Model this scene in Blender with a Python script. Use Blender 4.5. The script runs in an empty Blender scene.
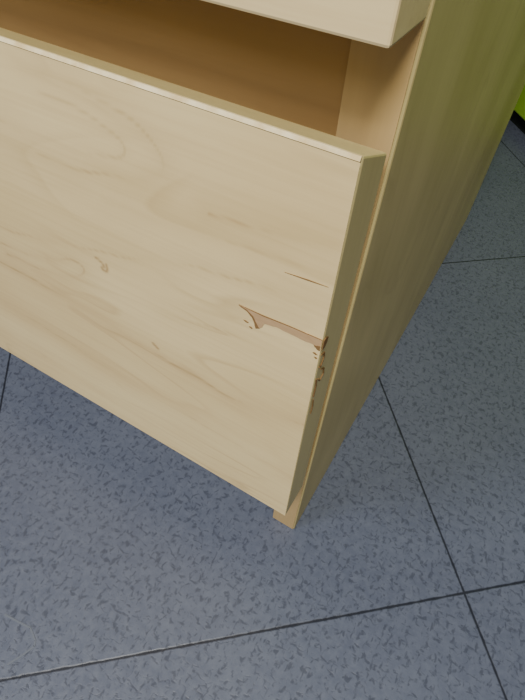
import bpy, bmesh, math, numpy as np
from mathutils import Matrix, Vector
# ---------------- dimensions (metres, origin = right front foot line, z up)
B=0.0870; H=0.2208; TD=0.0217; G=0.0057; P=0.0177; S=0.0086
U=0.3299; YU=0.0025; W=0.43; YB=0.486; TOPZ=0.60; YF=TD+G
TH=0.70939; T=0.33407; OX=0.12236; OY=0.05101

# ---------------- helpers
def empty(name,loc=(0,0,0)):
    e=bpy.data.objects.new(name,None); bpy.context.collection.objects.link(e); e.location=loc; return e
def mesh_obj(name,verts,faces,mat,parent=None,bevel=0,segs=2):
    me=bpy.data.meshes.new(name); me.from_pydata([tuple(v) for v in verts],[],faces)
    bm=bmesh.new(); bm.from_mesh(me); bmesh.ops.recalc_face_normals(bm,faces=bm.faces); bm.to_mesh(me); bm.free()
    o=bpy.data.objects.new(name,me); bpy.context.collection.objects.link(o)
    me.materials.append(mat)
    if parent: o.parent=parent
    if bevel:
        b=o.modifiers.new('bev','BEVEL'); b.width=bevel; b.segments=segs; b.limit_method='ANGLE'
    return o
BF=[(0,1,3,2),(4,6,7,5),(0,4,5,1),(2,3,7,6),(0,2,6,4),(1,5,7,3)]
def box(name,x0,x1,y0,y1,z0,z1,mat,parent=None,bevel=0):
    v=[(x,y,z) for x in (x0,x1) for y in (y0,y1) for z in (z0,z1)]
    return mesh_obj(name,v,BF,mat,parent,bevel)
def extr(name,prof,x0,x1,mat,parent=None,bevel=0):
    n=len(prof); v=[(x0,y,z) for y,z in prof]+[(x1,y,z) for y,z in prof]
    f=[tuple(range(n)),tuple(range(2*n-1,n-1,-1))]+[(i,(i+1)%n,n+(i+1)%n,n+i) for i in range(n)]
    return mesh_obj(name,v,f,mat,parent,bevel)

class NT:
    def __init__(s,name):
        s.m=bpy.data.materials.new(name); s.m.use_nodes=True; s.t=s.m.node_tree; s.b=s.t.nodes['Principled BSDF']
        s.co=s.t.nodes.new('ShaderNodeTexCoord')
    def map(s,scale=(1,1,1),rot=(0,0,0),loc=(0,0,0),src='Object'):
        m=s.t.nodes.new('ShaderNodeMapping'); m.inputs['Scale'].default_value=scale; m.inputs['Rotation'].default_value=rot; m.inputs['Location'].default_value=loc
        s.t.links.new(s.co.outputs[src],m.inputs[0]); return m.outputs[0]
    def noise(s,vec,scale,det=4,rough=.55,dist=0):
        n=s.t.nodes.new('ShaderNodeTexNoise'); n.inputs['Scale'].default_value=scale; n.inputs['Detail'].default_value=det
        n.inputs['Roughness'].default_value=rough; n.inputs['Distortion'].default_value=dist; s.t.links.new(vec,n.inputs['Vector']); return n.outputs['Fac']
    def ramp(s,fac,stops):
        r=s.t.nodes.new('ShaderNodeValToRGB'); e=r.color_ramp.elements
        while len(e)<len(stops): e.new(.5)
        for i,(p,c) in enumerate(stops): e[i].position=p; e[i].color=(c+(1,)) if isinstance(c,tuple) else (c,c,c,1)
        s.t.links.new(fac,r.inputs[0]); return r.outputs[0]
    def mix(s,fac,a,b,mode='MIX'):
        m=s.t.nodes.new('ShaderNodeMix'); m.data_type='RGBA'; m.blend_type=mode
        for sock,v in ((m.inputs[0],fac),(m.inputs[6],a),(m.inputs[7],b)):
            if isinstance(v,(int,float)): sock.default_value=v
            elif isinstance(v,tuple): sock.default_value=v+(1,)
            else: s.t.links.new(v,sock)
        return m.outputs[2]
    def math(s,op,a,b=0.):
        m=s.t.nodes.new('ShaderNodeMath'); m.operation=op
        for i,v in enumerate((a,b)):
            if isinstance(v,(int,float)): m.inputs[i].default_value=v
            else: s.t.links.new(v,m.inputs[i])
        return m.outputs[0]
    def attr(s,n):
        a=s.t.nodes.new('ShaderNodeAttribute'); a.attribute_name=n; return a.outputs['Fac']
    def bump(s,h,st,d=.001):
        b=s.t.nodes.new('ShaderNodeBump'); b.inputs['Strength'].default_value=st; b.inputs['Distance'].default_value=d
        s.t.links.new(h,b.inputs['Height']); s.t.links.new(b.outputs[0],s.b.inputs['Normal'])
    def col(s,c,rough=.5,spec=.5):
        if isinstance(c,tuple): s.b.inputs['Base Color'].default_value=c+(1,)
        else: s.t.links.new(c,s.b.inputs['Base Color'])
        s.b.inputs['Roughness'].default_value=rough; s.b.inputs['Specular IOR Level'].default_value=spec
        return s.m

def wood(name,light,dark,brown,axis,grain=False,rough=.42,lines=.35):
    """birch foil; axis = grain direction index"""
    k=NT(name)
    sc=[30,30,30]; sc[axis]=5.0
    sf=[420,420,420]; sf[axis]=14
    sl=[16,16,16]; sl[axis]=4.5
    sb=[14,14,14]; sb[axis]=8.0
    n1=k.noise(k.map(tuple(sc)),1.0,5,.55,1.0)
    n2=k.noise(k.map(tuple(sf)),1.0,3,.6)
    n3=k.noise(k.map(tuple(sl),loc=(3,5,1)),1.0,2,.5,1.2)
    n4=k.noise(k.map(tuple(sb),loc=(1,2,9)),1.0,2,.5,.3)
    c=k.mix(k.ramp(k.math('ADD',k.math('MULTIPLY',n1,.4),k.math('MULTIPLY',n4,.6)),[(.38,0.),(.62,1.)]),light,dark)
    fr=k.math('FRACT',k.math('MULTIPLY',n3,7.0))
    ln=k.ramp(fr,[(0.,0.),(.70,0.),(.93,1.),(1.,0.)])
    msk=k.ramp(k.noise(k.map((9,9,9),loc=(7,2,4)),1.0,2),[(.45,0.),(.62,1.)])
    c=k.mix(k.math('MULTIPLY',k.math('MULTIPLY',ln,msk),lines),c,brown)
    c=k.mix(k.ramp(n2,[(.45,0.),(.8,.16)]),c,brown)
    if grain:
        c=k.mix(k.attr('grain'),c,brown)
    m=k.col(c,rough,.4)
    k.bump(n2,.06,.0005)
    return m
BROWN=(.38,.22,.075)
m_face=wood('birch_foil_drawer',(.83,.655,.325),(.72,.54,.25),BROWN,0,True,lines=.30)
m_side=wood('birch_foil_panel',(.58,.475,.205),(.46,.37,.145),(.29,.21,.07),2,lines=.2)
m_rail_shaded=wood('birch_rail_shaded',(.42,.265,.10),(.34,.205,.07),(.22,.12,.04),0,lines=.15)  # browner than the pale birch: part of the recess shade is in the colour
m_pedge_shaded=wood('birch_panel_edge_shaded',(.52,.365,.16),(.45,.305,.125),(.33,.21,.08),2,lines=0)  # birch darkened all over so its colour carries the shade of the gap
m_edge=wood('birch_edge_band',(.62,.52,.23),(.54,.44,.185),(.35,.27,.11),2,lines=0)
m_top=wood('birch_edge_top',(.80,.63,.33),(.70,.53,.25),BROWN,0,lines=0)
k=NT('fibreboard_core'); m_chip=k.col(k.mix(k.noise(k.map((300,300,900)),1,4),(.40,.25,.12),(.54,.36,.19)),.85,.2)
k=NT('chip_dark_edge'); m_chipd=k.col((.22,.125,.05),.9,.1)  # dark brown for chip edges, flecks, edge wear and scratches
k=NT('veneer_lip'); m_lip=k.col(k.mix(k.ramp(k.noise(k.map((120,120,120)),1,4),[(.40,0.),(.62,1.)]),(.84,.71,.42),(.66,.50,.24)),.5,.4)

# ---------------- chest of drawers
chest=empty('chest_of_drawers')
def side_panel(name,x0,x1):
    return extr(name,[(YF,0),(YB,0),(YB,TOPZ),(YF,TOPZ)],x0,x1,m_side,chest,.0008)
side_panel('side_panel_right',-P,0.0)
side_panel('side_panel_left',-W,-W+P)
box('panel_front_edge',-P-.0002,-.0010,YF-.0006,YF+.0002,.0006,TOPZ-.001,m_pedge_shaded,chest)
box('top_board',-W-.002,.002,-.002,YB,TOPZ,TOPZ+.022,m_top,chest,.001)
box('back_board',-W+P,-P,YB-.014,YB-.006,.05,TOPZ,m_rail_shaded,chest)
box('rail_middle',-W+P,-P-.0006,YF+.0015,YF+.019,B+H-.045,U+.03,m_rail_shaded,chest)
box('rail_bottom',-W+P,-P-.0006,YF+.012,YF+.030,.03,B+.03,m_rail_shaded,chest)
prof=[(0,B),(TD,B),(TD,B+H-S),(0.0008,B+H)]
extr('drawer_front_lower',prof,-W,-.0003,m_edge,chest,.0006)
extr('lip_lower_top',[(-.00035,B+H-.0010),(.0002,B+H+.0001),(.0010,B+H-.0001),(.0006,B+H-.0012)],-W,-.0006,m_lip,chest)
UP=[(YU,U),(YU+TD+.0015,U-.0),(YU+TD+.0015,TOPZ-.006),(YU,TOPZ-.006)]
extr('drawer_front_upper',UP,-W,-.0003,m_top,chest,.0008)
for nm,zb,zt,y0 in (('lower',B+.015,B+H-.07,TD),('upper',U+.035,TOPZ-.04,YU+TD+.0015)):
    box('drawer_box_side_r_'+nm,-P-.03,-P-.018,y0,YB-.05,zb,zt,m_rail_shaded,chest)
    box('drawer_box_side_l_'+nm,-W+P+.018,-W+P+.03,y0,YB-.05,zb,zt,m_rail_shaded,chest)
    box('drawer_box_back_'+nm,-W+P+.03,-P-.03,YB-.062,YB-.05,zb,zt,m_rail_shaded,chest)
    box('drawer_box_bottom_'+nm,-W+P+.03,-P-.03,y0,YB-.062,zb+.008,zb+.014,m_rail_shaded,chest)
def dist_poly(X,Z,pl):
    d=np.full(X.shape,9.)
    for (a,b),(c,e) in zip(pl[:-1],pl[1:]):
        vx,vz=c-a,e-b; t=np.clip(((X-a)*vx+(Z-b)*vz)/(vx*vx+vz*vz+1e-12),0,1)
        d=np.minimum(d,np.hypot(X-a-t*vx,Z-b-t*vz))
    return d
def smooth(pl,it=3):
    for _ in range(it):
        q=[pl[0]]
        for a,b in zip(pl[:-1],pl[1:]):
            q+=[(.75*a[0]+.25*b[0],.75*a[1]+.25*b[1]),(.25*a[0]+.75*b[0],.25*a[1]+.75*b[1])]
        q.append(pl[-1]); pl=q
    return pl
figs=[([(-.30,.196),(-.23,.192),(-.181,.190),(-.149,.191),(-.119,.189),(-.089,.182),(-.060,.182),(-.038,.178),(-.022,.181),(0,.188)],.0007,.68,-1),
([(-.30,.160),(-.201,.152),(-.161,.149),(-.118,.142),(-.076,.140),(-.032,.140),(0,.135)],.0006,.30,-1),
([(-.115,.302),(-.099,.301),(-.083,.299),(-.068,.295),(-.060,.287),(-.063,.280),(-.078,.274),(-.108,.271),(-.15,.268)],.0007,.55,1),
([(-.11,.296),(-.09,.293),(-.075,.288),(-.078,.281),(-.10,.278),(-.14,.277)],.0007,.38,1),
([(-.045,.275),(-.03,.276),(-.018,.278),(-.003,.281)],.0006,.65,0),
([(-.22,.212),(-.165,.219),(-.13,.226),(-.105,.233),(-.075,.242),(-.045,.251),(-.02,.256),(0,.258)],.0006,.46,0),
([(-.2,.202),(-.172,.206),(-.14,.212),(-.122,.220),(-.112,.219),(-.118,.210),(-.14,.204),(-.17,.200)],.0007,.60,0),
([(-.07,.214),(-.045,.222),(-.025,.224),(0,.222)],.0006,.35,0),
([(-.09,.262),(-.06,.262),(-.035,.268),(0,.270)],.0006,.3,0),
([(-.104,.2295),(-.1015,.2285),(-.0995,.226),(-.1025,.225),(-.1005,.2232),(-.0985,.2248),(-.0985,.228)],.0007,.85,0),
([(-.080,.1895),(-.0775,.1875)],.0009,.95,0)]
nx,nz=430,200
xs=np.concatenate([np.linspace(-W+.0006,-.27,20),np.linspace(-.27,-.0004,nx)[1:]]); zs=np.linspace(B+.0004,B+H-.0012,nz)
X,Z=np.meshgrid(xs,zs); g=np.zeros(X.shape)
wob=.0012*np.sin(X*90+Z*40)+.0007*np.sin(X*240+1+Z*90)
for pl,w,a,side in figs:
    d=dist_poly(X,Z+wob*(.6 if w<.00075 and len(pl)>5 else 0.1),smooth(pl))
    brk=.6+.4*np.sin(X*70+Z*130+a*20)
    g=np.maximum(g,a*brk*np.exp(-(d/w)**2) if a<.7 else a*np.exp(-(d/w)**2))
    if len(pl)>3 and a<.7: g=np.maximum(g,a*.36*np.exp(-(d/.007)))
n=X.size; ny,nxx=X.shape
v=np.stack([X.ravel(),np.full(n,-.0003),Z.ravel()],1)
idx=np.arange(n).reshape(ny,nxx)
fc=np.stack([idx[:-1,:-1],idx[:-1,1:],idx[1:,1:],idx[1:,:-1]],-1).reshape(-1,4)
me=bpy.data.meshes.new('veneer_face_lower'); me.from_pydata(v.tolist(),[],fc.tolist())
at=me.attributes.new('grain','FLOAT','POINT'); at.data.foreach_set('value',g.ravel().astype(np.float32))
me.materials.append(m_face); fo=bpy.data.objects.new('veneer_face_lower',me); bpy.context.collection.objects.link(fo); fo.parent=chest
def patch(name,pts,y,mat,th=.0003):
    nn=len(pts); vv=[(a,y,b) for a,b in pts]+[(a,y+th,b) for a,b in pts]
    f=[tuple(range(nn)),tuple(range(2*nn-1,nn-1,-1))]+[(i,(i+1)%nn,nn+(i+1)%nn,nn+i) for i in range(nn)]
    return mesh_obj(name,vv,f,mat,chest)
def ragged(pts,amp,sub,seed):
    r=np.random.RandomState(seed); out=[]
    for a,b in zip(pts,pts[1:]+pts[:1]):
        for j in range(sub):
            t=j/sub; out.append((a[0]+(b[0]-a[0])*t+r.uniform(-amp,amp)*(j>0),a[1]+(b[1]-a[1])*t+r.uniform(-amp,amp)*(j>0)))
    return [(min(p[0],-.0004),p[1]) for p in out]
chip=[(-.0335,.2410),(-.029,.2412),(-.024,.2411),(-.013,.2420),(-.0004,.2426),(-.0004,.2384),(-.004,.2386),(-.008,.2382),(-.013,.2384),(-.018,.2386),(-.0225,.2376),(-.0240,.2345),(-.0262,.2330),(-.0262,.2352),(-.0278,.2382),(-.030,.2400)]
patch('veneer_chip',ragged(chip,.0002,4,3),-.0005,m_chip)
patch('chip_edge_top',[(-.0235,.2410),(-.013,.2419),(-.0004,.2425),(-.0004,.2427),(-.013,.2422),(-.024,.2414),(-.0335,.2412)],-.0006,m_chipd,.0002)
patch('chip_edge_left',ragged([(-.0335,.2410),(-.030,.2405),(-.0274,.2387),(-.0260,.236),(-.0245,.2338),(-.0262,.2330),(-.0266,.2350),(-.0278,.2378),(-.030,.2397)],.00012,3,5),-.0006,m_chipd,.0002)
patch('chip_edge_corner',ragged([(-.0030,.2386),(-.0006,.2392),(-.0006,.2366),(-.0014,.2370),(-.0026,.2378)],.0002,3,6),-.0006,m_chipd,.0002)
for i,(a,b,l) in enumerate([(-.0315,.2343,.0024),(-.0290,.2322,.0016),(-.003,.2345,.0020),(-.0022,.2325,.0014)]):
    patch('veneer_fleck_%d'%i,ragged([(a,b),(a+l*.5,b+.0003),(a+l,b-.0003),(a+l*.6,b-.0006)],.0001,3,i+10),-.0005,m_chipd,.0002)
patch('scratch_1',[(-.017,.2645),(-.009,.2651),(-.002,.2659),(-.009,.2655)],-.0005,m_chipd,.0002)
def patchx(name,pts,mat):
    nn=len(pts); vv=[(.0002,a,b) for a,b in pts]+[(-.0002,a,b) for a,b in pts]
    f=[tuple(range(nn)),tuple(range(2*nn-1,nn-1,-1))]+[(i,(i+1)%nn,nn+(i+1)%nn,nn+i) for i in range(nn)]
    mesh_obj(name,vv,f,mat,chest)
patchx('edge_wear_1',[(0,.2420),(.0015,.2424),(.0040,.2405),(.0034,.2382),(.0020,.2368),(0,.2370)],m_chipd)
def ring(name,pts,w,mat):
    for i,(a,b) in enumerate(zip(pts[:-1],pts[1:])):
        dy,dz=b[0]-a[0],b[1]-a[1]; L=math.hypot(dy,dz); ny_,nz_=-dz/L*w,dy/L*w
        patchx('%s_%d'%(name,i),[(a[0]+ny_,a[1]+nz_),(b[0]+ny_,b[1]+nz_),(b[0]-ny_,b[1]-nz_),(a[0]-ny_,a[1]-nz_)],mat)
ring('edge_scratch_a',[(.0010,.2335),(.0035,.2325),(.0045,.229),(.0030,.225),(.0012,.2262)],.00024,m_chipd)
ring('edge_scratch_b',[(.0040,.222),(.0075,.219),(.0085,.2145),(.0055,.213),(.0035,.2165)],.00022,m_chipd)
ring('edge_scratch_c',[(.0012,.219),(.0025,.213),(.0022,.206)],.00025,m_chipd)
ring('edge_scratch_d',[(.0030,.203),(.0040,.197),(.0035,.192)],.0002,m_chipd)

# ---------------- floor: speckled vinyl tiles
k=NT('vinyl_tile_floor')
base=k.noise(k.map((1,1,1)),7,4,.6)
mott=k.noise(k.map((1,1,1)),160,5,.7)
c=k.mix(k.ramp(base,[(.35,0.),(.65,1.)]),(.086,.099,.138),(.106,.121,.160))
c=k.mix(k.ramp(mott,[(.40,0.),(.72,.5)]),c,(.140,.157,.198))
f1=k.noise(k.map((330,190,1),rot=(0,0,.9)),1.0,2,.5,.5)
f2=k.noise(k.map((190,340,1),rot=(0,0,.3),loc=(4,2,0)),1.0,2,.5,.5)
fl=k.math('MAXIMUM',k.ramp(f1,[(.56,0.),(.67,1.)]),k.ramp(f2,[(.565,0.),(.68,1.)]))
c=k.mix(k.math('MULTIPLY',fl,.60),c,(.034,.040,.060))
rot=k.t.nodes.new('ShaderNodeVectorRotate'); rot.rotation_type='Z_AXIS'; rot.inputs['Center'].default_value=(OX,OY,0); rot.inputs['Angle'].default_value=-TH
k.t.links.new(k.co.outputs['Object'],rot.inputs['Vector'])
sp=k.t.nodes.new('ShaderNodeSeparateXYZ'); k.t.links.new(rot.outputs[0],sp.inputs[0])
def seam(o,off):
    u=k.math('DIVIDE',k.math('SUBTRACT',o,off),T)
    wv=k.math('ABSOLUTE',k.math('SUBTRACT',k.math('FRACT',k.math('ADD',u,.5)),.5))
    return k.math('MULTIPLY',wv,T)
d=k.math('MINIMUM',seam(sp.outputs[0],OX),seam(sp.outputs[1],OY))
jit=k.math('MULTIPLY',k.math('SUBTRACT',k.noise(k.map((1,1,1)),150,3),.5),.0012)
d=k.math('ADD',d,jit)
sm=k.ramp(k.math('MULTIPLY',d,1000/4.),[(.10,1.),(.30,0.)])
c=k.mix(k.math('MULTIPLY',sm,.92),c,(.009,.011,.018))
k.col(c,.34,.5)
rr=k.ramp(mott,[(.3,.30),(.7,.44)]); k.t.links.new(rr,k.b.inputs['Roughness'])
hh=k.math('SUBTRACT',k.math('MULTIPLY',mott,.5),k.math('ADD',sm,k.math('MULTIPLY',fl,.3)))
k.bump(hh,.25,.0008)
m_floor=k.m
mesh_obj('floor',[(-2.5,-3,0),(3,-3,0),(3,3.2,0),(-2.5,3.2,0)],[(0,1,2,3)],m_floor)
k=NT('scuff_ridge'); m_cr=k.col((.12,.135,.165),.6,.3)
scuff=empty('floor_scuff_mark')
pp=[(-.135,-.121),(-.124,-.1195),(-.115,-.1180),(-.107,-.1215),(-.105,-.1240),(-.1075,-.131),(-.1115,-.1395)]
for i,(a,b) in enumerate(zip(pp[:-1],pp[1:])):
    dx,dy=b[0]-a[0],b[1]-a[1]; L=math.hypot(dx,dy); nx_,ny_=-dy/L*.0006,dx/L*.0006
    q=[(a[0]+nx_,a[1]+ny_),(b[0]+nx_,b[1]+ny_),(b[0]-nx_,b[1]-ny_),(a[0]-nx_,a[1]-ny_)]
    mesh_obj('ridge_%d'%i,[(x,y,0.0) for x,y in q]+[(x,y,.0002) for x,y in q],[(0,1,2,3),(4,7,6,5),(0,4,5,1),(1,5,6,2),(2,6,7,3),(3,7,4,0)],m_cr,scuff)

# ---------------- green cabinet behind
green=empty('green_storage_cabinet',(OX,OY,0)); green.rotation_euler=(0,0,TH)
k=NT('lime_laminate'); m_green=k.col(k.mix(k.noise(k.map((1,1,1)),20,3),(.28,.50,.03),(.34,.58,.04)),.4,.5)
k=NT('dark_plinth'); m_dark=k.col((.015,.02,.015),.7,.3)
k=NT('steel_handle'); m_st=k.col((.6,.6,.6),.3,.5); k.b.inputs['Metallic'].default_value=1
u0=.368
box('plinth',u0+.015,u0+.42,.31,1.39,0,.022,m_dark,green)
box('body',u0+.018,u0+.42,.30,1.40,.022,.62,m_green,green,.003)
box('door_left',u0,u0+.017,.302,.847,.024,.616,m_green,green,.002)
box('door_right',u0,u0+.017,.853,1.398,.024,.616,m_green,green,.002)
for yy in (.80,.90): box('handle_%d'%int(yy*100),u0-.02,u0+.001,yy-.005,yy+.005,.35,.47,m_st,green,.002)

# ---------------- room
k=NT('painted_wall'); m_wall=k.col(k.mix(k.noise(k.map((1,1,1)),30,3),(.62,.62,.60),(.68,.68,.66)),.9,.2)
wb=box('wall_back',-2.5,3,3.2,3.3,0,2.7,m_wall)
wr=box('wall_right',3,3.1,-3,3.2,0,2.7,m_wall)
box('baseboard_back',-2.5,3,3.185,3.2,0,.08,m_dark)

# ---------------- light
def area(name,loc,target,sx,sy,power,col):
    l=bpy.data.lights.new(name,'AREA'); l.shape='RECTANGLE'; l.size=sx; l.size_y=sy; l.energy=power; l.color=col
    o=bpy.data.objects.new(name,l); bpy.context.collection.objects.link(o); o.location=loc
    o.rotation_euler=(Vector(target)-Vector(loc)).to_track_quat('-Z','Y').to_euler(); return o
area('added_key_light',(.18,-.75,1.35),(0,0,.2),.4,.3,26,(1,.97,.89))  # unseen key light, added close to the chest for falloff towards the floor
area('added_blue_fill',(-1.1,-1.3,1.5),(-.05,0,.25),.6,.6,20,(.76,.81,1))  # unseen bluish soft light added at front left to tint the floor
w=bpy.data.worlds.new('world'); bpy.context.scene.world=w; w.use_nodes=True
w.node_tree.nodes['Background'].inputs[0].default_value=(.95,.96,1,1); w.node_tree.nodes['Background'].inputs[1].default_value=.16

# ---------------- camera
R=[[0.858819,0.510175,0.04639],[0.419363,-0.648149,-0.635639],[-0.294219,0.565353,-0.770591]]
X_,Y_,Z_=Vector(R[0]),-Vector(R[1]),-Vector(R[2])
M=Matrix(((X_[0],Y_[0],Z_[0],.03273),(X_[1],Y_[1],Z_[1],-.10686),(X_[2],Y_[2],Z_[2],.36782),(0,0,0,1)))
cam=bpy.data.cameras.new('camera'); co=bpy.data.objects.new('camera',cam); bpy.context.collection.objects.link(co)
co.matrix_world=M; cam.sensor_width=36; cam.lens=497.546/700*36; cam.clip_start=.005
bpy.context.scene.camera=co
